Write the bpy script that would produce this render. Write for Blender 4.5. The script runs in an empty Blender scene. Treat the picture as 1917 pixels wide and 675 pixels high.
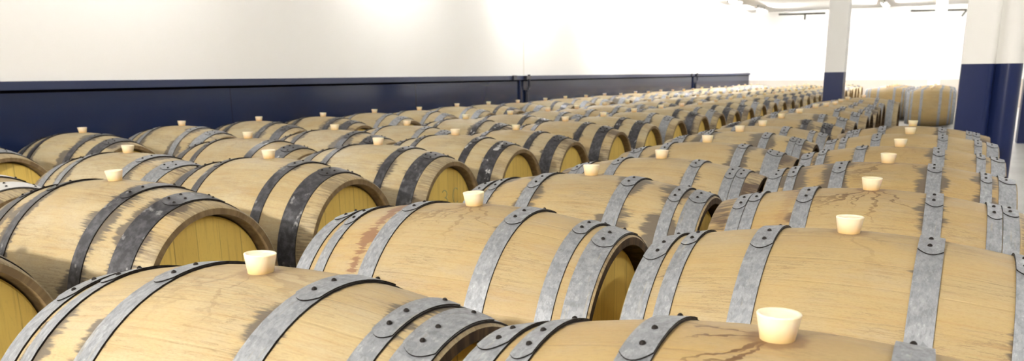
import bpy, math, random
import numpy as np
from mathutils import Vector

random.seed(7)
SC = bpy.context.scene
COL = SC.collection
PI = math.pi

# ------------------------------------------------------------------ helpers
def link(o, parent=None):
    COL.objects.link(o)
    if parent is not None:
        o.parent = parent
    return o

class Geo:
    def __init__(self):
        self.v, self.f, self.m, self.s = [], [], [], []
    def add(self, verts, faces, mat=0, smooth=True):
        b = len(self.v)
        self.v += [tuple(p) for p in verts]
        for f in faces:
            self.f.append(tuple(b + i for i in f)); self.m.append(mat); self.s.append(smooth)
    def grid(self, P, mat=0, smooth=True, wrap_u=False, flip=False):
        """P[i][j] -> points"""
        n, k = len(P), len(P[0])
        verts = [p for r in P for p in r]
        faces = []
        for i in range(n if wrap_u else n - 1):
            for j in range(k - 1):
                a, b = i * k + j, ((i + 1) % n) * k + j
                q = (a, b, b + 1, a + 1)
                faces.append(q[::-1] if flip else q)
        self.add(verts, faces, mat, smooth)
    def box(self, x0, x1, y0, y1, z0, z1, mat=0):
        v = [(x, y, z) for z in (z0, z1) for y in (y0, y1) for x in (x0, x1)]
        f = [(0, 2, 3, 1), (4, 5, 7, 6), (0, 1, 5, 4), (2, 6, 7, 3), (0, 4, 6, 2), (1, 3, 7, 5)]
        self.add(v, f, mat, False)
    def tube(self, pts, r, mat=0, n=10):
        pts = [Vector(p) for p in pts]
        rings = []
        for i, p in enumerate(pts):
            t = (pts[min(i + 1, len(pts) - 1)] - pts[max(i - 1, 0)]).normalized()
            a = Vector((0, 0, 1)) if abs(t.z) < .9 else Vector((1, 0, 0))
            u = t.cross(a).normalized(); w = t.cross(u)
            rings.append([p + r * (u * math.cos(k * 2 * PI / n) + w * math.sin(k * 2 * PI / n)) for k in range(n + 1)])
        self.grid(rings, mat)
        for ring in (rings[0], rings[-1]):
            self.add(ring[:-1], [tuple(range(n))], mat, False)
    def mesh(self, name, mats):
        me = bpy.data.meshes.new(name)
        me.from_pydata(self.v, [], self.f)
        for m in mats: me.materials.append(m)
        me.polygons.foreach_set('material_index', self.m)
        me.polygons.foreach_set('use_smooth', self.s)
        me.update()
        return me
    def build(self, name, mats, parent=None):
        return link(bpy.data.objects.new(name, self.mesh(name, mats)), parent)

def tag(o, label=None, cat=None, group=None, kind=None):
    if label: o['label'] = label
    if cat: o['category'] = cat
    if group: o['group'] = group
    if kind: o['kind'] = kind
    return o

# ------------------------------------------------------------------ materials
class NT:
    """small node-graph writer"""
    def __init__(self, name):
        self.mat = bpy.data.materials.new(name); self.mat.use_nodes = True
        self.t = self.mat.node_tree; self.t.nodes.clear()
        self.out = self.t.nodes.new('ShaderNodeOutputMaterial')
        self.bsdf = self.t.nodes.new('ShaderNodeBsdfPrincipled')
        self.t.links.new(self.bsdf.outputs[0], self.out.inputs[0])
    def n(self, t, **k):
        o = self.t.nodes.new(t)
        for a, b in k.items(): setattr(o, a, b)
        return o
    def put(self, sock, val):
        if isinstance(val, bpy.types.NodeSocket): self.t.links.new(val, sock)
        elif isinstance(val, (tuple, list)) and len(val) == 3 and sock.type == 'RGBA': sock.default_value = (*val, 1)
        else: sock.default_value = val
    def math(self, op, a, b=0.0, c=None, clamp=False):
        o = self.n('ShaderNodeMath', operation=op, use_clamp=clamp)
        self.put(o.inputs[0], a); self.put(o.inputs[1], b)
        if c is not None: self.put(o.inputs[2], c)
        return o.outputs[0]
    def vec(self, x, y, z):
        o = self.n('ShaderNodeCombineXYZ')
        for i, q in enumerate((x, y, z)): self.put(o.inputs[i], q)
        return o.outputs[0]
    def noise(self, v, scale=1.0, detail=4.0, rough=.55, col=False):
        o = self.n('ShaderNodeTexNoise'); self.put(o.inputs['Vector'], v)
        o.inputs['Scale'].default_value = scale; o.inputs['Detail'].default_value = detail
        o.inputs['Roughness'].default_value = rough
        return o.outputs[1 if col else 0]
    def mix(self, fac, a, b, blend='MIX'):
        o = self.n('ShaderNodeMix', data_type='RGBA', blend_type=blend)
        self.put(o.inputs[0], fac); self.put(o.inputs[6], a); self.put(o.inputs[7], b)
        return o.outputs[2]
    def step(self, v, lo, hi):                       # smooth ramp lo->hi (works reversed too)
        o = self.n('ShaderNodeMapRange', interpolation_type='SMOOTHSTEP', clamp=True)
        rev = lo > hi
        if rev: lo, hi = hi, lo
        self.put(o.inputs[0], v)
        o.inputs[1].default_value, o.inputs[2].default_value = lo, hi
        o.inputs[3].default_value, o.inputs[4].default_value = (1., 0.) if rev else (0., 1.)
        return o.outputs[0]
    def attr(self, name):
        o = self.n('ShaderNodeAttribute', attribute_type='OBJECT', attribute_name=name)
        return o.outputs['Fac']
    def obj(self):
        o = self.n('ShaderNodeTexCoord'); s = self.n('ShaderNodeSeparateXYZ')
        self.t.links.new(o.outputs['Object'], s.inputs[0])
        return o.outputs['Object'], s.outputs[0], s.outputs[1], s.outputs[2]
    def bump(self, h, strength=.3, dist=.002):
        o = self.n('ShaderNodeBump'); o.inputs['Strength'].default_value = strength
        o.inputs['Distance'].default_value = dist
        self.put(o.inputs['Height'], h); self.t.links.new(o.outputs[0], self.bsdf.inputs['Normal'])
    def set(self, **k):
        names = dict(color='Base Color', rough='Roughness', metal='Metallic', spec='Specular IOR Level', coat='Coat Weight',
                     coat_rough='Coat Roughness', emis='Emission Color', emis_s='Emission Strength', ior='IOR',
                     sss='Subsurface Weight', sss_scale='Subsurface Scale')
        for a, b in k.items(): self.put(self.bsdf.inputs[names[a]], b)
        return self.mat

def mat_staves():
    N = NT('oak_staves'); _, x, y, z = N.obj()
    seed = N.math('MULTIPLY', N.attr('seed'), 37.0)
    ang = N.math('ARCTAN2', y, z)
    ax = N.math('ABSOLUTE', x)
    arc = N.math('MULTIPLY', ang, .35)
    # staves of unlike width: warp the angle a little
    u = N.math('MULTIPLY', ang, 26 / (2 * PI))
    u = N.math('ADD', u, N.math('MULTIPLY', N.noise(N.vec(N.math('MULTIPLY', ang, 2.0), seed, 0.0), 1.5, 1.0), 1.2))
    idx = N.math('FLOOR', u); fr = N.math('FRACT', u)
    wn = N.n('ShaderNodeTexWhiteNoise', noise_dimensions='2D'); N.put(wn.inputs['Vector'], N.vec(idx, seed, 0.0))
    tone = wn.outputs[0]
    grain = N.noise(N.vec(N.math('MULTIPLY', x, 5.0), N.math('MULTIPLY', arc, 120.0), N.math('ADD', seed, idx)), 1.0, 5.0, .6)
    fleck = N.noise(N.vec(N.math('MULTIPLY', x, 55.0), N.math('MULTIPLY', arc, 260.0), seed), 1.0, 3.0, .6)
    blotch = N.noise(N.vec(N.math('MULTIPLY', x, 3.5), N.math('MULTIPLY', arc, 7.0), seed), 1.0, 5.0, .6)
    pale = N.attr('pale')
    col = N.mix(N.step(blotch, .33, .7), N.mix(pale, (.335, .228, .085), (.43, .345, .185)), N.mix(pale, (.31, .225, .10), (.41, .345, .21)))
    col = N.mix(N.math('MULTIPLY', N.step(tone, 0.0, 1.0), .28), col, (.28, .185, .07))
    col = N.mix(N.math('MULTIPLY', N.step(grain, .48, .70), .50), col, (.29, .165, .06))
    col = N.mix(N.math('MULTIPLY', N.step(fleck, .48, .68), .42), col, (.36, .24, .12))
    # grey weathering
    wea = N.noise(N.vec(N.math('MULTIPLY', x, 6.0), N.math('MULTIPLY', arc, 18.0), N.math('ADD', seed, 5.0)), 1.0, 6.0, .65)
    col = N.mix(N.math('MULTIPLY', N.step(wea, .48, .72), .55), col, (.31, .25, .17))
    # dust and fine dark scratches along the grain
    du = N.noise(N.vec(N.math('MULTIPLY', x, 2.6), N.math('MULTIPLY', arc, 5.0), N.math('ADD', seed, 14.0)), 1.0, 7.0, .7)
    col = N.mix(N.math('MULTIPLY', N.step(du, .42, .64), N.math('ADD', .25, N.math('MULTIPLY', pale, .35))), col, N.mix(pale, (.32, .255, .14), (.44, .39, .275)))
    sc = N.noise(N.vec(N.math('ADD', N.math('MULTIPLY', x, 6.0), N.math('MULTIPLY', wea, 1.5)), N.math('MULTIPLY', arc, 85.0), N.math('ADD', seed, 31.0)), 1.0, 5.0, .7)
    scm = N.math('MULTIPLY', N.step(N.math('ABSOLUTE', N.math('SUBTRACT', sc, .5)), .028, .006), N.step(blotch, .42, .62))
    col = N.mix(N.math('MULTIPLY', scm, .5), col, (.13, .085, .045))
    spk = N.noise(N.vec(N.math('MULTIPLY', x, 110.0), N.math('MULTIPLY', arc, 330.0), seed), 1.0, 4.0, .75)
    col = N.mix(N.math('MULTIPLY', N.step(spk, .46, .66), .45), col, N.mix(.5, col, (.16, .10, .045)))
    # seams between staves
    edge = N.math('MINIMUM', fr, N.math('SUBTRACT', 1.0, fr))
    sn = N.noise(N.vec(N.math('MULTIPLY', x, 5.0), N.math('MULTIPLY', idx, 3.7), seed), 1.0, 3.0)
    seam = N.math('MULTIPLY', N.step(edge, .022, .004), N.step(sn, .42, .66))
    col = N.mix(N.math('MULTIPLY', seam, .32), col, (.10, .055, .02))
    # black mildew creeping out from under the hoops along the grain
    d1 = N.math('ABSOLUTE', N.math('SUBTRACT', ax, N.attr('hoop_a')))
    d2 = N.math('ABSOLUTE', N.math('SUBTRACT', ax, N.attr('hoop_b')))
    d = N.math('MINIMUM', d1, d2)
    rag = N.noise(N.vec(N.math('MULTIPLY', x, 13.0), N.math('MULTIPLY', arc, 105.0), N.math('ADD', seed, 9.0)), 1.0, 5.0, .6)
    patch = N.noise(N.vec(N.math('MULTIPLY', x, 5.0), N.math('MULTIPLY', arc, 6.5), N.math('ADD', seed, 21.0)), 1.0, 3.0, .5)
    m = N.math('ADD', N.math('MULTIPLY', rag, .55), N.math('MULTIPLY', patch, 1.1))
    m = N.math('ADD', m, N.math('MULTIPLY', N.attr('stain'), .34))
    m = N.math('SUBTRACT', m, N.math('MULTIPLY', d, N.math('SUBTRACT', 10.0, N.math('MULTIPLY', N.attr('stain'), 5.5))))
    mil = N.step(m, .79, .92)
    col = N.mix(N.math('MULTIPLY', mil, .82), col, (.055, .048, .046))
    # old wine run beside one middle hoop
    dw = N.math('ABSOLUTE', N.math('ADD', x, .215))
    w = N.math('SUBTRACT', N.math('ADD', N.math('MULTIPLY', rag, .75), N.math('MULTIPLY', patch, .5)), N.math('MULTIPLY', dw, 7.0))
    wine = N.math('MULTIPLY', N.step(w, .50, .56), N.attr('wine'))
    col = N.mix(N.math('MULTIPLY', wine, .8), col, (.16, .07, .035))
    # runs and a dark ring about the bung
    r = N.math('SQRT', N.math('ADD', N.math('MULTIPLY', x, x), N.math('MULTIPLY', arc, arc)))
    top = N.step(z, .05, .2)
    ring = N.math('ADD', r, N.math('MULTIPLY', N.noise(N.vec(N.math('MULTIPLY', x, 45.0), N.math('MULTIPLY', arc, 60.0), seed), 1.0, 3.0), .03))
    ringm = N.math('MULTIPLY', N.math('MULTIPLY', N.step(ring, .064, .044), top), N.math('ADD', .35, N.attr('drip')), clamp=True)
    col = N.mix(N.math('MULTIPLY', ringm, .7), col, (.10, .045, .018))
    wv = N.noise(N.vec(N.math('MULTIPLY', x, 7.0), N.math('MULTIPLY', arc, 13.0), N.math('ADD', seed, 3.0)), 1.0, 4.0, .62)
    phi = N.math('ADD', N.math('ARCTAN2', arc, x), N.math('MULTIPLY', N.math('SUBTRACT', wv, .5), 1.6))
    spoke = N.noise(N.vec(N.math('MULTIPLY', N.math('COSINE', phi), 4.0), N.math('MULTIPLY', N.math('SINE', phi), 4.0), N.math('ADD', seed, N.math('MULTIPLY', r, 1.2))), 1.0, 2.0, .5)
    line = N.step(N.math('SUBTRACT', spoke, N.math('MULTIPLY', r, .12)), .585, .615)
    near = N.math('MULTIPLY', N.step(N.math('ADD', r, N.math('MULTIPLY', rag, .2)), .36, .16), top)
    run = N.math('MULTIPLY', N.math('MULTIPLY', line, near), N.attr('drip'))
    col = N.mix(N.math('MULTIPLY', run, .9), col, (.085, .036, .010))
    pud = N.math('MULTIPLY', N.math('MULTIPLY', N.step(N.math('ADD', r, N.math('MULTIPLY', wv, .12)), .16, .10), top), N.attr('drip'))
    col = N.mix(N.math('MULTIPLY', pud, .12), col, (.33, .20, .10))
    # stained bare ends
    endm = N.math('MULTIPLY', N.step(ax, .384, .392), N.step(N.math('ADD', N.math('MULTIPLY', rag, .6), N.math('MULTIPLY', patch, .6)), .52, .68))
    col = N.mix(N.math('MULTIPLY', endm, N.attr('end_stain')), col, (.07, .045, .03))
    N.bump(N.math('SUBTRACT', N.math('ADD', N.math('MULTIPLY', grain, .5), N.math('MULTIPLY', fleck, .3)), N.math('MULTIPLY', N.step(edge, .05, .0), 1.0)), .32, .0016)
    return N.set(color=col, rough=N.math('ADD', .42, N.math('MULTIPLY', blotch, .25)), spec=.42)

def mat_head():
    N = NT('oak_head'); _, x, y, z = N.obj()
    seed = N.math('MULTIPLY', N.attr('seed'), 37.0)
    u = N.math('MULTIPLY', N.math('ADD', y, N.math('MULTIPLY', seed, .013)), 10.5)
    idx = N.math('FLOOR', u); fr = N.math('FRACT', u)
    wn = N.n('ShaderNodeTexWhiteNoise', noise_dimensions='2D'); N.put(wn.inputs['Vector'], N.vec(idx, seed, 0.0))
    grain = N.noise(N.vec(N.math('MULTIPLY', y, 75.0), N.math('MULTIPLY', z, 3.5), N.math('ADD', seed, idx)), 1.0, 5.0, .6)
    fl = N.noise(N.vec(N.math('MULTIPLY', y, 160.0), N.math('MULTIPLY', z, 40.0), seed), 1.0, 3.0)
    col = N.mix(wn.outputs[0], (.82, .60, .155), (.72, .51, .125))
    col = N.mix(N.math('MULTIPLY', N.step(grain, .5, .75), .38), col, (.34, .19, .05))
    col = N.mix(N.math('MULTIPLY', N.step(fl, .55, .75), .2), col, (.36, .22, .08))
    edge = N.math('MINIMUM', fr, N.math('SUBTRACT', 1.0, fr))
    sn = N.noise(N.vec(N.math('MULTIPLY', z, 5.0), N.math('MULTIPLY', idx, 3.3), seed), 1.0, 3.0)
    seam = N.math('MULTIPLY', N.step(edge, .03, .0), N.step(sn, .35, .6))
    col = N.mix(N.math('MULTIPLY', seam, .75), col, (.13, .07, .02))
    N.bump(N.math('ADD', grain, N.math('MULTIPLY', fl, .4)), .2, .001)
    return N.set(color=col, rough=.5, spec=.35)

def mat_chime():
    N = NT('stave_ends'); _, x, y, z = N.obj()
    ang = N.math('ARCTAN2', y, z)
    k = N.noise(N.vec(N.math('MULTIPLY', ang, 14.0), N.math('MULTIPLY', x, 30.0), N.math('MULTIPLY', N.attr('seed'), 37.0)), 1.0, 4.0, .6)
    p = N.step(N.attr('pale'), .6, .7)
    col = N.mix(N.step(k, .38, .66), N.mix(p, (.030, .018, .010), (.15, .10, .05)), N.mix(p, (.075, .045, .022), (.21, .145, .072)))
    return N.set(color=col, rough=.75, spec=.25)

def mat_galv():
    N = NT('galvanized_steel'); co, x, y, z = N.obj()
    seed = N.math('MULTIPLY', N.attr('seed'), 37.0)
    ang = N.math('ARCTAN2', y, z)
    v = N.n('ShaderNodeTexVoronoi'); v.inputs['Scale'].default_value = 70.0; N.put(v.inputs['Vector'], co)
    sp = N.n('ShaderNodeSeparateColor'); N.t.links.new(v.outputs['Color'], sp.inputs[0])
    a = N.noise(N.vec(N.math('MULTIPLY', x, 130.0), N.math('MULTIPLY', ang, 20.0), seed), 1.0, 6.0, .72)
    b = N.noise(N.vec(N.math('MULTIPLY', x, 90.0), N.math('MULTIPLY', ang, 2.0), N.math('ADD', seed, 4.0)), 1.0, 4.0, .6)
    col = N.mix(sp.outputs[0], (.225, .236, .258), (.30, .312, .335))
    col = N.mix(N.math('MULTIPLY', N.step(a, .46, .66), .6), col, (.15, .155, .165))
    col = N.mix(N.math('MULTIPLY', N.step(a, .44, .32), .45), col, (.50, .51, .53))
    col = N.mix(N.math('MULTIPLY', N.step(b, .60, .72), .35), col, (.42, .36, .22))
    col = N.mix(N.math('MULTIPLY', N.attr('bright'), .8), col, (.80, .80, .80))  # paints a specular highlight into the steel where this is set
    N.bump(a, .15, .001)
    return N.set(color=col, metal=.45, rough=N.math('ADD', .46, N.math('MULTIPLY', a, .25)), spec=.5)

def mat_black():
    N = NT('black_hoop_steel'); co, x, y, z = N.obj()
    seed = N.math('MULTIPLY', N.attr('seed'), 37.0)
    ang = N.math('ARCTAN2', y, z)
    a = N.noise(N.vec(N.math('MULTIPLY', x, 42.0), N.math('MULTIPLY', ang, 11.0), seed), 1.0, 5.0, .65)
    c = N.noise(N.vec(N.math('MULTIPLY', x, 25.0), N.math('MULTIPLY', ang, 5.0), N.math('ADD', seed, 8.0)), 1.0, 4.0, .6)
    col = N.mix(N.step(a, .4, .7), (.030, .030, .036), (.085, .085, .095))
    chip = N.math('MULTIPLY', N.step(c, .60, .66), N.attr('chips'))
    col = N.mix(chip, col, (.50, .50, .50))
    N.bump(a, .2, .001)
    return N.set(color=col, metal=.3, rough=.42, spec=.5)

def mat_paint(name, color, rough=.6, amp=.03, spec=.5, scale=3.0):
    N = NT(name); co, x, y, z = N.obj()
    a = N.noise(co, scale, 5.0, .6)
    b = N.noise(co, 180.0, 2.0, .5)
    c2 = tuple(max(0, q * (1 - amp * 3)) for q in color)
    col = N.mix(N.step(a, .35, .7), color, c2)
    N.bump(b, .06, .001)
    return N.set(color=col, rough=rough, spec=spec)

def mat_pillar():
    N = NT('pillar_paint'); co, x, y, z = N.obj()
    m = N.step(N.math('SUBTRACT', z, N.attr('paint_height')), -.001, .001)
    a = N.noise(co, 6.0, 5.0)
    b = N.noise(co, 300.0, 2.0)
    blue = N.mix(a, (.008, .014, .056), (.011, .019, .074))
    col = N.mix(m, blue, (.84, .83, .80))
    N.bump(b, .08, .001)
    return N.set(color=col, rough=N.math('ADD', .30, N.math('MULTIPLY', m, .35)), spec=.22)

def mat_wall_left():
    """white sandwich panels above, joints between panels"""
    N = NT('white_wall_panels'); co, x, y, z = N.obj()
    u = N.math('FRACT', N.math('DIVIDE', N.math('SUBTRACT', y, 11.77 - 9.98), 9.98))
    joint = N.step(N.math('ABSOLUTE', N.math('SUBTRACT', u, .5)), .4985, .4993)
    a = N.noise(co, .7, 4.0)
    col = N.mix(N.step(a, .35, .7), (.91, .90, .875), (.90, .885, .86))
    col = N.mix(N.math('MULTIPLY', joint, .55), col, (.55, .50, .33))
    return N.set(color=col, rough=.6, spec=.35)

def mat_navy():
    N = NT('navy_gloss_panels'); co, x, y, z = N.obj()
    u = N.math('FRACT', N.math('DIVIDE', N.math('SUBTRACT', y, 5.70 - 3.03), 3.03))
    joint = N.step(N.math('ABSOLUTE', N.math('SUBTRACT', u, .5)), .497, .499)
    a = N.noise(co, 1.3, 5.0)
    col = N.mix(a, (.008, .014, .042), (.012, .020, .056))
    col = N.mix(N.math('MULTIPLY', joint, .6), col, (.005, .006, .012))
    return N.set(color=col, rough=.12, spec=.28)

def mat_floor():
    N = NT('concrete_floor'); co, x, y, z = N.obj()
    a = N.noise(co, 1.1, 6.0, .6); b = N.noise(co, 14.0, 5.0, .6)
    col = N.mix(N.step(a, .3, .7), (.46, .455, .44), (.36, .355, .345))
    col = N.mix(N.math('MULTIPLY', N.step(b, .5, .75), .4), col, (.27, .265, .255))
    return N.set(color=col, rough=.42, spec=.4)

def mat_bung():
    N = NT('cream_silicone'); co, x, y, z = N.obj()
    a = N.noise(co, 40.0, 3.0)
    col = N.mix(N.step(z, .030, -.002), (.80, .71, .53), (.66, .44, .19))     # amber towards the foot
    col = N.mix(N.math('MULTIPLY', N.step(a, .5, .7), .12), col, (.78, .62, .40))
    m = N.set(color=col, rough=.38, spec=.4, sss=.6, sss_scale=.012)
    N.bsdf.inputs['Subsurface Radius'].default_value = (1.0, .6, .3)
    return m

def mat_emit(name, color, strength):
    N = NT(name)
    return N.set(color=(.9, .9, .9), rough=.4, emis=color, emis_s=N.math('MULTIPLY', N.attr('power'), strength))

M = dict(staves=mat_staves(), head=mat_head(), chime=mat_chime(), galv=mat_galv(), black=mat_black(),
         rivet_edge_shade=mat_paint('dark_rivets_shaded_edges', (.012, .009, .008), .6, .1, .15),  # dark rivet steel; on hoop edges it paints in the unlit side's shade
         bung=mat_bung(), wall=mat_paint('white_wall_paint', (.90, .89, .865), .6, .01, .35, .6), wall_left=mat_wall_left(),
         navy=mat_navy(), beige=mat_paint('beige_wall_paint', (.60, .54, .475), .55, .02, .35, 1.0),
         floor=mat_floor(), ceil=mat_paint('white_ceiling_paint', (.90, .89, .865), .7, .01, .3, .6),
         pillar=mat_pillar(), gap=mat_paint('shadow_gap_paint', (.003, .003, .005), .9, .02, .02), strip=mat_paint('navy_strip_paint', (.016, .025, .07), .33, .03, .4), grey=mat_paint('grey_pipe_paint', (.09, .085, .07), .5, .05),
         pipe=mat_paint('navy_pipe_paint', (.010, .012, .026), .35, .05),
         chalk=mat_paint('chalk_marks', (.50, .48, .24), .9, .05),
         metal=mat_paint('white_lamp_metal', (.75, .75, .74), .4, .01),
         tube=mat_emit('lamp_tube', (1.0, .985, .955), 150.0))

# ------------------------------------------------------------------ the room
XW, XR, YF, YB, ZC = -5.8, 4.6, 28.5, -5.0, 2.95
def struct(name, g, mats):
    return tag(g.build(name, mats), kind='structure')

g = Geo(); g.box(XW - .2, XR + .2, YB - .2, YF + .2, -.15, 0); struct('floor', g, [M['floor']])
g = Geo(); g.box(XW - .2, XR + .2, YB - .2, YF + .2, ZC, ZC + .15); struct('ceiling', g, [M['ceil']])
g = Geo(); g.box(XW - .2, XW, YB, YF, 0, ZC); struct('wall_left', g, [M['wall_left']])
g = Geo(); g.box(XR, XR + .2, YB, YF, 0, ZC); struct('wall_right', g, [M['wall']])
g = Geo(); g.box(XW, XR, YB - .2, YB, 0, ZC); struct('wall_front', g, [M['wall']])
g = Geo(); g.box(XW, XR, YF, YF + .2, .82, ZC, 0); g.box(XW, XR, YF, YF + .2, 0, .82, 1)
struct('wall_back', g, [M['wall'], M['beige']])
# navy wainscot with its capping strip along the long wall
g = Geo(); g.box(XW, XW + .015, YB, YF, 0, .978); struct('trim_1', g, [M['navy']])
g = Geo(); g.box(XW, XW + .045, YB, YF, 1.0, 1.060)
struct('trim_2', g, [M['strip']])
g = Geo(); g.box(XW, XW + .006, YB, YF, .978, 1.0); struct('trim_3', g, [M['gap']])

# pillars: blue to eye height, white above
def pillar(name, prof, x, y, h, label):
    n = len(prof); g = Geo()
    zs = [0, ZC]
    P = [[(px, py, z) for z in zs] for px, py in prof]
    # keep corners crisp: separate strips where the profile turns sharply
    run = [P[0]]
    for i in range(1, n + 1):
        run.append(P[i % n])
        a = Vector(prof[i % n]) - Vector(prof[i - 1]); b = Vector(prof[(i + 1) % n]) - Vector(prof[i % n])
        if a.angle(b) > .5 or i == n:
            g.grid(run, 0, True); run = [P[i % n]]
    o = g.build(name, [M['pillar']]); o.location = (x, y, 0)
    o['paint_height'] = h
    return tag(o, label, 'pillar', kind='structure')
sq = lambda w, d: [(0, 0), (w, 0), (w, d), (0, d)]
pillar('pillar', sq(.285, .33), -1.695, 14.0, 1.062, 'square pillar, blue below and white above, standing at the end of the fourth barrel row')
prof = [(0, 0), (.155, 0)]
for k in range(1, 10):                                    # rounded shoulder of the pier
    a = -PI / 2 + k * (PI / 2) / 9; prof.append((.155 + .045 * math.cos(a), .045 + .045 * math.sin(a)))
for k in range(0, 15):                                    # half-round pipe casing on the pier's side
    a = math.radians(205) + k * math.radians(175) / 14; prof.append((.285 + .078 * math.cos(a), .065 + .078 * math.sin(a)))
prof += [(.363, .34), (0, .34)]
pillar('pillar', prof, .084, 6.52, 1.105, 'broad glossy blue pillar with a rounded rib, standing at the end of the fifth barrel row')
pillar('pillar', sq(.33, .33), 1.035, 14.55, 1.062, 'blue pillar standing beyond the broad ribbed pillar on open floor')
p4 = pillar('pillar', sq(.30, .30), -.455, 26.9, .0, 'slim all-white pillar rising behind the distant barrels')

# conduit drops on the long wall
def conduit(y, label):
    root = link(bpy.data.objects.new('conduit', None)); root.location = (XW, y, 0)
    tag(root, label, 'pipe', 'conduits on the long wall')
    g = Geo(); g.tube([(.075, 0, 1.075), (.075, 0, .90), (.068, 0, .87), (.045, -.01, .835), (.038, -.01, .80), (.038, -.01, 0.0)], .022); g.build('pipe', [M['pipe']], root)
    g = Geo(); g.box(.045, .10, -.13, .03, 1.005, 1.055); g.build('bracket', [M['pipe']], root)
    g = Geo(); g.box(.045, .075, -.52, -.42, 1.000, 1.066); g.build('clip', [M['pipe']], root)
    g = Geo(); g.tube([(.030, -.23, .99), (.030, -.23, 0.0)], .014); g.build('pipe', [M['navy']], root)  # added thin tube, stands in for the main pipe's shadow line
conduit(11.80, 'dark conduit pipe dropping down the navy wall at the first white panel joint')
conduit(21.75, 'dark conduit pipe dropping down the navy wall at the far panel joint')

# pipes high on the end wall
def wall_pipe(x0, x1, z0, z1, drop, label):
    root = link(bpy.data.objects.new('wall_pipe', None)); root.location = (x0, YF, z0)
    tag(root, label, 'pipe', 'pipes high on the end wall')
    L = x1 - x0; dz = z1 - z0
    g = Geo(); g.tube([(0, -.06, 0), (L, -.06, dz)], .028); g.build('pipe', [M['grey']], root)
    g = Geo(); g.tube(drop, .026); g.build('bracket', [M['grey']], root)
    g = Geo()
    for t in (.08, .92): g.box(L * t - .02, L * t + .02, -.06, 0, dz * t - .02, dz * t + .02)
    g.build('clip', [M['grey']], root)
wall_pipe(-4.95, -3.55, 2.86, 2.84, [(.80, -.06, -.01), (.80, -.06, -.19)], 'grey pipe with a short drop, high on the end wall near the navy wainscot')
wall_pipe(-1.14, .335, 2.81, 2.775, [(1.475, -.06, -.035), (1.36, -.06, -.21)], 'grey pipe with a slanting end bracket, high on the end wall above the distant barrels')

# ------------------------------------------------------------------ lamps under the ceiling
LAMP = {}
def lamp_meshes():
    g = Geo(); g.box(-.075, .075, -.70, .70, .03, .075); g.box(-.03, .03, -.70, -.66, -.03, .03); g.box(-.03, .03, .66, .70, -.03, .03)
    LAMP['housing'] = g.mesh('housing', [M['metal']])
    g = Geo(); g.tube([(0, -.66, 0), (0, .66, 0)], .022, 0, 12); LAMP['tube'] = g.mesh('tube', [M['tube']])
    g = Geo()
    for y in (-.5, .5): g.box(-.01, .01, y - .01, y + .01, .075, .135)
    LAMP['hanger'] = g.mesh('hanger', [M['grey']])
lamp_meshes()
ORD = ['', 'first', 'second', 'third', 'fourth', 'fifth', 'sixth', 'seventh', 'eighth', 'ninth', 'tenth', 'eleventh', 'twelfth', 'thirteenth',
       'fourteenth', 'fifteenth', 'sixteenth', 'seventeenth', 'eighteenth', 'nineteenth', 'twentieth']
TENS = {20: 'twenty', 30: 'thirty'}
def ordinal(n):
    if n <= 20: return ORD[n]
    return TENS[n // 10 * 10] + ('-' + ORD[n % 10] if n % 10 else 'th') if n % 10 else {30: 'thirtieth'}[n]
def lamp(x, y, where, power=1.0):
    r = link(bpy.data.objects.new('ceiling_lamp', None)); r.location = (x, y, ZC - .135)
    tag(r, where, 'lamp', 'tube lamps under the ceiling')
    for n in ('housing', 'tube', 'hanger'): link(bpy.data.objects.new(n, LAMP[n]), r)['power'] = power
LX = (-5.05, -1.7, 1.6)
POW = {-5.05: (.55, .65, .75, 1.3, 2.2, 2.9, 3.4, 4.2), -1.7: (.15, .15, .25, .4, .45, .6, 2.6, 4), 1.6: (1.0, 1.0, .9, .8, .6, .6, 2.4, 4)}
WHERE = ('along the navy-based wall', 'over the aisle beside the fourth row', 'over open floor beyond the fifth row')
for x, w in zip(LX, WHERE):
    for k in range(8):
        lamp(x, 1.2 + 3.55 * k, '%s tube lamp from the front, ceiling line %s' % (ordinal(k + 1), w), POW[x][k])

# ------------------------------------------------------------------ barrels
RB = .36
NSEG = 72
class Type:
    def __init__(s, L, RH, hoops, bare):
        s.L, s.RH, s.hoops, s.bare = L, RH, hoops, bare          # hoops: list of (x0, x1) on the + side
    def R(s, x): return RB - (RB - s.RH) * (x / (s.L / 2)) ** 2
T6 = Type(.870, .3036, [(.140, .189), (.316, .353), (.374, .430)], False)      # six hoops, the last flush with the rim
T6B = Type(.884, .298, [(.150, .196), (.305, .342), (.344, .384)], True)       # six hoops, end pair side by side, bare stave ends
T4 = Type(.896, .2913, [(.170, .215), (.312, .386)], True)                     # four hoops, broad end hoop, bare stave ends

def cyl(x, r, a): return (x, -r * math.sin(a), r * math.cos(a))                 # a = angle from the top towards -Y
def staves_mesh(T, name):
    g = Geo(); h = T.L / 2; nx = 26
    ang = [k * 2 * PI / NSEG for k in range(NSEG)]
    xs = [-h + .004 + (T.L - .008) * i / nx for i in range(nx + 1)]
    xs = [-h] + xs + [h]
    rr = [T.R(x) for x in xs]; rr[0] -= .004; rr[-1] -= .004
    g.grid([[cyl(x, r, a) for x, r in zip(xs, rr)] for a in ang], 0, True, True, True)
    for s in (-1, 1):
        ro, ri, rj = T.RH - .004, T.RH - .024, T.RH - .029
        g.grid([[cyl(s * h, ro, a), cyl(s * h, ri, a)] for a in ang], 1, False, True, s < 0)
        g.grid([[cyl(s * h, ri, a), cyl(s * (h - .072), rj, a)] for a in ang], 1, True, True, s < 0)
        g.grid([[cyl(s * (h - .072), rj, a), cyl(s * (h - .072), rj - .016, a)] for a in ang], 1, False, True, s < 0)
    return g.mesh(name, [M['staves'], M['chime']])
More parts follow.
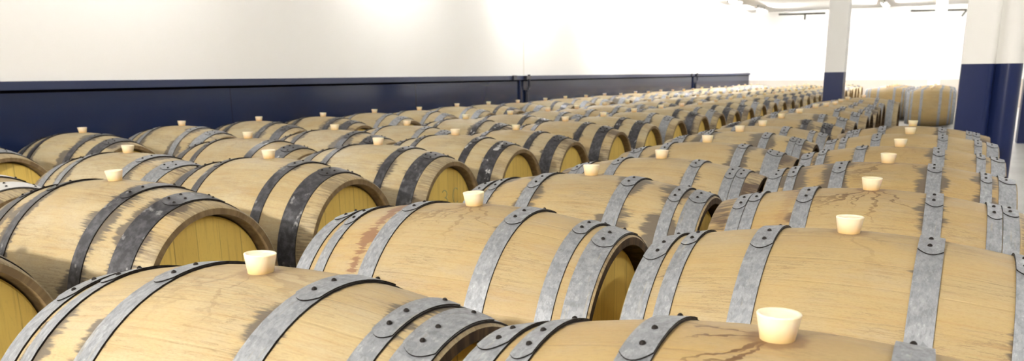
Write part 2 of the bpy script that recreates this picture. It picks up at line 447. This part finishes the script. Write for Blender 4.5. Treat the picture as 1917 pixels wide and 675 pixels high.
def head_mesh(T, s):
    g = Geo(); x1 = s * (T.L / 2 - .043); x0 = s * (T.L / 2 - .0725); r = T.RH - .0345
    n = 64; ang = [k * 2 * PI / n for k in range(n)]
    rings = [r, r - .006, r * .6, r * .3]
    for i in range(3):
        xa = x1 - s * .004 if i == 0 else x1
        g.grid([[cyl(xa, rings[i], a), cyl(x1, rings[i + 1], a)] for a in ang], 0, i > 0, True, s < 0)
    g.add([cyl(x1, rings[3], a) for a in ang], [tuple(range(n)) if s < 0 else tuple(range(n))[::-1]], 0, True)
    g.grid([[cyl(x0, r, a), cyl(x1 - s * .004, r, a)] for a in ang], 0, True, True, s < 0)
    g.add([cyl(x0, r, a) for a in ang], [tuple(range(n))[::-1] if s < 0 else tuple(range(n))], 0, False)
    return g.mesh('head', [M['head']])
def hoop_mesh(T, x0, x1, s, mat, rng):
    """band + riveted lap; x0<x1 on the + side, s mirrors"""
    g = Geo(); th = .0032
    ang = [k * 2 * PI / NSEG for k in range(NSEG)]
    def r(x, o): return T.R(x) + o
    k = 4; xs = [x0 + (x1 - x0) * i / k for i in range(k + 1)]
    # a band is a straight cone: chord radii
    def rc(x, o): t = (x - x0) / (x1 - x0); return (1 - t) * T.R(x0) + t * T.R(x1) + o + .0006
    g.grid([[cyl(s * x, rc(x, th), a) for x in xs] for a in ang], 0, True, True, s > 0)
    for x, fl in ((x0, s < 0), (x1, s > 0)):
        g.grid([[cyl(s * x, rc(x, -.003), a), cyl(s * x, rc(x, th), a)] for a in ang], 1, False, True, fl)  # edge faces coloured near-black to draw the shade line along the band
    # lap: rounded tongue over the top
    w = x1 - x0; m = (x0 + x1) / 2
    rows = []
    na = 10
    for j in range(9):
        t = -1 + 2 * j / 8; x = m + t * w * .49
        a1 = math.radians(19) - .055 * t * t * (w / .05); a0 = math.radians(-24) + .055 * t * t
        rows.append([cyl(s * x, rc(x, th + .0026), a0 + (a1 - a0) * i / na) for i in range(na + 1)])
    g.grid(rows, 0, True, False, s < 0)
    # tongue edge, with its thin shadow line painted dark
    rim = [rows[j][0] for j in range(9)] + [rows[8][i] for i in range(1, na + 1)] + [rows[j][na] for j in range(7, -1, -1)] + [rows[0][i] for i in range(na - 1, 0, -1)]
    low = []
    for p in rim:
        q = Vector((0, p[1], p[2])); q = q * ((q.length - .0024) / q.length); low.append((p[0], q.y, q.z))
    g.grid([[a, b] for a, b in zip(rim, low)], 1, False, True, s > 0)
    # rivets
    offs = (0.0,) if w < .060 else (-.24, .24)
    for deg in (12.5, 4.0, -17.0):
        for o in offs:
            x = m + o * w + (.05 * w if deg == 3.0 else -.05 * w); a = math.radians(deg + (2.5 if o > 0 else 0))
            c = Vector(cyl(s * x, rc(x, th + .0024), a)); nrm = Vector((0, c.y, c.z)).normalized()
            u = Vector((1, 0, 0)); v = nrm.cross(u)
            R0 = .0050; rings = []
            for q in range(4):
                e = q * PI / 2 / 3.4
                rings.append([c + R0 * math.cos(e) * (u * math.cos(t * PI / 5) + v * math.sin(t * PI / 5)) + nrm * (.0050 * math.sin(e)) for t in range(11)])
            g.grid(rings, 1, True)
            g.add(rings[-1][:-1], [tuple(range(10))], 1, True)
    return g.mesh('hoop', [M[mat], M['rivet_edge_shade']])
def bung_mesh():
    g = Geo(); n = 28
    prof = [(.0215, -.020), (.0230, .002), (.0288, .0335), (.0290, .0352), (.0283, .0362), (.0255, .0362), (.0238, .0345), (.020, .0336), (.010, .0338), (.0001, .034)]
    g.grid([[(r * math.cos(k * 2 * PI / n), r * math.sin(k * 2 * PI / n), z) for r, z in prof] for k in range(n)], 0, True, True)
    return g.mesh('bung', [M['bung']])
BUNG = bung_mesh()

PROTO = {}
def proto(T, tname, mat):
    """meshes of one kind of barrel: (part name, mesh)"""
    key = (tname, mat)
    if key in PROTO: return PROTO[key]
    parts = []
    sk = ('s', tname)
    if sk not in PROTO: PROTO[sk] = [('staves', staves_mesh(T, 'staves')), ('head', head_mesh(T, 1)), ('head', head_mesh(T, -1))]
    parts += PROTO[sk]
    for (x0, x1) in T.hoops:
        for s in (1, -1):
            parts.append(('hoop', hoop_mesh(T, x0, x1, s, mat, random)))
    PROTO[key] = parts
    return parts

TYPES = {'6': T6, '6b': T6B, '4': T4}
def barrel(x, y, tname='6', mat='galv', label='', group='', s=1.0, rz=0.0, stain=.3, drip=.3, wine=0.0, end_stain=.5, chips=.3, bung_tilt=(0, 0), pale=0.0, bright=0.0):
    T = TYPES[tname]
    root = link(bpy.data.objects.new('wine_barrel', None))
    root.location = (x, y, 0); root.scale = (s, s, s); root.rotation_euler = (0, 0, rz)
    tag(root, label, 'barrel', group)
    sd = random.random()
    for i, (n, me) in enumerate(proto(T, tname, mat)):
        o = link(bpy.data.objects.new(n, me), root); o.location = (0, 0, RB)
        o['pale'] = pale
        o['seed'] = sd if n != 'hoop' else random.random()
        if n == 'staves':
            hs = T.hoops
            o['hoop_a'] = (hs[0][0] + hs[0][1]) / 2; o['hoop_b'] = (hs[-1][0] + hs[-1][1]) / 2 if tname != '6' else (hs[1][0] + hs[1][1]) / 2
            o['stain'] = stain; o['drip'] = drip; o['wine'] = wine; o['end_stain'] = end_stain
        if n == 'hoop':
            o['chips'] = chips
            o.rotation_euler.x = math.radians(random.uniform(-6, 6))
            o['bright'] = bright
    b = link(bpy.data.objects.new('bung', BUNG), root); b.location = (0, 0, 2 * RB - .0015)
    b.rotation_euler = (bung_tilt[0], bung_tilt[1], random.uniform(0, 6.28))
    b['label'] = 'cream silicone bung'
    return root

# camera numbers are needed to turn measured bung positions into places on the rows
CAM_F, CAM_CY, PITCH, YAW, ROLL, CAM_Z = 1547.4875, 525.2293, .243086, .474360, -.0109574, 1.0616
W0, H0 = 1917, 675
fw = Vector((-math.sin(YAW) * math.cos(PITCH), math.cos(YAW) * math.cos(PITCH), -math.sin(PITCH)))
r_ = Vector((math.cos(YAW), math.sin(YAW), 0)); u_ = r_.cross(fw)
rt = r_ * math.cos(ROLL) + u_ * math.sin(ROLL); up = -r_ * math.sin(ROLL) + u_ * math.cos(ROLL)

# rows: (x, first y, spacing) and small measured departures per barrel (x, y, size)
ROW = {'E': (-5.054, 3.662, .8009), 'D': (-3.519, 2.762, .816), 'C': (-2.565, 1.909, .805), 'A': (-1.072, 1.118, .795), 'B': (-.165, 1.082, .812)}
MEAS = {
 'E': [(155,248),(340.6,235),(485,226),(604.8,217.8),(701,211),(785,206),(855.5,199.2),(914.7,195.4),(969.5,192),(1021,188),(1058.5,184),(1097,181.7),(1132,178.5)],
 'D': [(240,285.3),(464.3,258.2),(626.7,242.6),(762,234.4),(872.5,222),(956.5,214),(1027,207.5)],
 'C': [(215.6,337),(503.7,295.5),(708,270.4),(852.3,252.2),(965.3,242.7),(1058.5,226.4),(1130,217.6),(1187,209.4)],
 'A': [(488,508),(888,383),(1106.8,326.6),(1237.9,295.5),(1323.8,265.7),(1384.7,245.8),(1427.4,235.4),(1462.7,220.9),(1496.7,211.3),(1527,202)],
 'B': [(1455,632),(1589,434),(1630.5,354),(1662,304),(1685,273.8),(1703.5,250.3),(1708.5,235.5)]}
def place(row, k):
    x, y0, sp = ROW[row]; y = y0 + sp * k; s = 1.0
    if 0 <= k < len(MEAS[row]):
        px, py = MEAS[row][k]
        d = rt * ((px - W0 / 2) / CAM_F) - up * ((py - CAM_CY) / CAM_F) + fw
        q = Vector((0, 0, CAM_Z)) + d * ((.72 - CAM_Z) / d.z)          # where the bung foot meets the usual height
        y = y + max(-.03, min(.03, q.y - y))
        t = y / d.y; s = max(.97, min(1.03, (CAM_Z + d.z * t) / .72)); x = x + max(-.07, min(.07, d.x * t - x)) * (.75 if row in 'CD' and k > 3 else 1)
        s = .3 + .7 * s if False else s
    else:
        x += random.uniform(-.016, .016); y += random.uniform(-.012, .012); s = random.uniform(.98, 1.01)
    if (row, k) == ('A', 14): x += .10
    return x, y, s

OVER = {   # look of the nearer barrels: type, hoop finish, stain, drip, wine, end_stain, chips, label
 ('A', 0): dict(rz=.011, t='6', mat='galv', stain=.55, drip=.35, label='oak barrel with grey hoops, frontmost of the fourth row out from the navy wall'),
 ('A', 1): dict(t='6', mat='galv', stain=.05, drip=.55, wine=1.0, rz=.01, label='oak barrel wine-stained along its middle hoop, second in the fourth row'),
 ('A', 2): dict(t='6', mat='galv', stain=.75, drip=.1, label='oak barrel with black mildew beside its grey hoops, third in the fourth row'),
 ('A', 3): dict(t='6b', mat='galv', stain=.6, drip=.1, end_stain=1.0, label='oak barrel with paired grey hoops and blackened rim, fourth in the fourth row'),
 ('A', 4): dict(t='4', mat='galv', stain=.85, drip=.0, end_stain=.6, label='oak barrel with one broad grey end hoop, fifth in the fourth row'),
 ('A', 5): dict(t='6b', mat='galv', stain=.9, drip=.0, end_stain=1.0),
 ('A', 6): dict(t='6', mat='galv', stain=.3),
 ('A', 7): dict(t='4', mat='black', stain=.8, label='oak barrel with black hoops among grey-hooped ones, eighth in the fourth row'),
 ('B', 0): dict(t='6', mat='galv', stain=.15, drip=1.0, label='oak barrel with brown runs around its bung, frontmost of the fifth row'),
 ('B', 1): dict(t='6', mat='galv', stain=.15, drip=.25, rz=-.02, label='clean oak barrel with wide grey hoops, second from the front in the fifth row'),
 ('B', 2): dict(t='6b', mat='galv', stain=.35, drip=1.0, wine=.3, end_stain=.9, label='stained oak barrel with paired grey end hoops, third from the front in the fifth row'),
 ('B', 3): dict(t='6', mat='galv', stain=.7, drip=.8, label='oak barrel with a darkened middle hoop edge, fourth from the front in the fifth row'),
 ('B', 4): dict(t='6', mat='galv', stain=.5, drip=.2),
 ('B', 5): dict(t='6', mat='galv', stain=.3, drip=.1),
 ('B', 6): dict(t='6b', mat='galv', stain=.6, drip=.1, label='oak barrel in front of the broad ribbed pillar, last of the fifth row'),
 ('C', -1): dict(t='4', mat='black', stain=.5, label='oak barrel showing only its head and rim at the front of the third row'),
 ('C', 0): dict(t='4', mat='black', stain=.78, drip=.2, chips=.35, label='oak barrel with wide grey-black mildew bands and broad dark hoop, second in the third row'),
 ('C', 1): dict(t='4', mat='black', stain=.35, drip=.1, chips=.4, label='oak barrel with black hoops and stained rim, third in the third row'),
 ('C', 2): dict(t='4', mat='black', stain=.55, drip=.1, chips=.2, label='oak barrel with faint chalk marks on its head, fourth in the third row'),
 ('C', 3): dict(t='4', mat='black', stain=.4, drip=.1, chips=1.0, label='oak barrel with worn black hoops chipped to silver, fifth in the third row'),
 ('C', 4): dict(t='4', mat='black', stain=.6, chips=.2), ('C', 5): dict(t='4', mat='black', stain=.5, chips=.2), ('C', 6): dict(t='4', mat='black', stain=.5, chips=.8),
 ('C', 9): dict(t='4', mat='galv', stain=.5),
 ('D', -1): dict(bright=1.0, t='4', mat='galv', stain=.1, label='oak barrel with a highlight painted on its riveted hoops, frontmost in the second row'),
 ('D', 0): dict(t='4', mat='galv', stain=.7, label='oak barrel with light grey hoops, second in the second row out from the navy wall'),
 ('E', -1): dict(t='4', mat='galv', stain=.3, label='grey-hooped oak barrel, frontmost in the row beside the navy wall'),
}
ROWTEXT = {'E': 'row beside the navy wall', 'D': 'second row out from the navy wall', 'C': 'third row out from the navy wall',
           'A': 'fourth row out from the navy wall', 'B': 'fifth row out from the navy wall'}
GROUP = {'E': 'barrels in the row beside the navy wall', 'D': 'barrels in the second row', 'C': 'barrels in the third row', 'A': 'barrels in the fourth row', 'B': 'barrels in the fifth row'}
made = {}
def add(row, k, first):
    x, y, s = place(row, k)
    o = dict(OVER.get((row, k), {}))
    t = o.get('t') or ('4' if row in 'CDE' else random.choice(['6', '6b', '4']))
    mat = o.get('mat') or ({'C': 'black', 'D': 'galv', 'E': 'galv'}.get(row) or 'galv')
    if 'mat' not in o and row in 'DE' and random.random() < .45: mat = 'black'
    if 'mat' not in o and row == 'C' and random.random() < .12: mat = 'galv'
    lab = o.get('label') or '%s-hooped oak barrel, %s from the front, %s' % ('black' if mat == 'black' else 'grey', ordinal(k - first + 1), ROWTEXT[row])
    made[row, k] = barrel(x, y, t, mat, lab, GROUP[row], s, o.get('rz', 0.0 if 0 <= k < 3 else random.uniform(-.010, .010)), o.get('stain', random.uniform(.1, .9)),
                          o.get('drip', random.uniform(0, .3)), o.get('wine', 0.0), o.get('end_stain', random.uniform(.3, .9)), o.get('chips', random.choice([0, .1, .3, .9])),
                          (random.uniform(-.05, .05), random.uniform(-.05, .05)), o.get('pale', random.uniform(.7, 1) if row in 'CDE' else random.uniform(.3, .6) if row == 'A' else random.uniform(0, .25)), o.get('bright', 0.0))
for row, ks in (('E', range(-1, 29)), ('D', range(-1, 29)), ('C', range(-1, 31)), ('A', range(0, 15)), ('B', range(0, 7))):
    for k in ks: add(row, k, ks[0])
# the block beyond the cross aisle, seen side-on
FB = ('distant side-on oak barrel, %s beyond the pillars in line with the %s row')
for row, x, y0, n in (('fourth', -1.14, 20.8, 6), ('fifth', -.215, 18.5, 8)):
    for k in range(n):
        barrel(x + random.uniform(-.02, .02), y0 + .80 * k, '6', 'galv', FB % (ordinal(k + 1), row), 'barrels beyond the pillars', random.uniform(.985, 1.01), random.uniform(-.015, .015),
               random.uniform(.1, .6), .1)

# faint chalk figures on one head
def chalk(parent):
    T = T4; x = T.L / 2 - .0425
    def stroke(pts, name):
        g = Geo(); g.tube([(x, a, b) for a, b in pts], .0026, 0, 6)
        o = g.build(name, [M['chalk']], parent); o.location = (0, 0, RB); return o
    arc = lambda cy, cz, ry, rz, a0, a1: [(cy + ry * math.cos(math.radians(a0 + (a1 - a0) * i / 14)), cz + rz * math.sin(math.radians(a0 + (a1 - a0) * i / 14))) for i in range(15)]
    a = stroke(arc(-.02, .125, .024, .020, 140, -80) + arc(-.02, .088, .027, .022, 80, -140), 'chalk_mark')
    b = stroke(arc(.09, .105, .028, .040, 50, 310), 'chalk_mark')
    for o in (a, b): o['label'] = 'faint grey-green chalk figure'
chalk(made['C', 2])

# ------------------------------------------------------------------ the bright ceiling lamp at the near end of the aisle, behind the viewer
def area(name, loc, target, size, power, color):
    L = bpy.data.lights.new(name, 'AREA'); L.shape = 'DISK'; L.size = size; L.energy = power; L.color = color
    o = link(bpy.data.objects.new(name, L)); o.location = loc
    o.rotation_euler = (Vector(target) - Vector(loc)).to_track_quat('-Z', 'Y').to_euler()
    return o
area('ceiling_spotlight', (-1.9, -3.4, 2.75), (-1.9, 3.5, .3), .22, 460, (1.0, .95, .86))

w = bpy.data.worlds.new('World'); SC.world = w; w.use_nodes = True
w.node_tree.nodes['Background'].inputs[0].default_value = (.9, .95, 1, 1)
w.node_tree.nodes['Background'].inputs[1].default_value = .2

# ------------------------------------------------------------------ camera
cd = bpy.data.cameras.new('camera'); cam = link(bpy.data.objects.new('camera', cd))
from mathutils import Matrix
cam.matrix_world = Matrix(((rt.x, up.x, -fw.x, 0), (rt.y, up.y, -fw.y, 0), (rt.z, up.z, -fw.z, CAM_Z), (0, 0, 0, 1)))
cd.sensor_width = 36; cd.lens = CAM_F * 36 / W0
cd.shift_y = (CAM_CY - H0 / 2) / W0
cd.clip_start = .02
cd.dof.use_dof = True; cd.dof.focus_distance = 1.85; cd.dof.aperture_fstop = 7.5
SC.camera = cam

SC.view_settings.view_transform = 'Standard'; SC.view_settings.look = 'None'
SC.view_settings.gamma = 1.0; SC.view_settings.exposure = 0.0
SC.view_settings.use_curve_mapping = False
SC.cycles.max_bounces = 8; SC.cycles.diffuse_bounces = 5; SC.cycles.sample_clamp_indirect = 6.0
SC.cycles.use_denoising = True
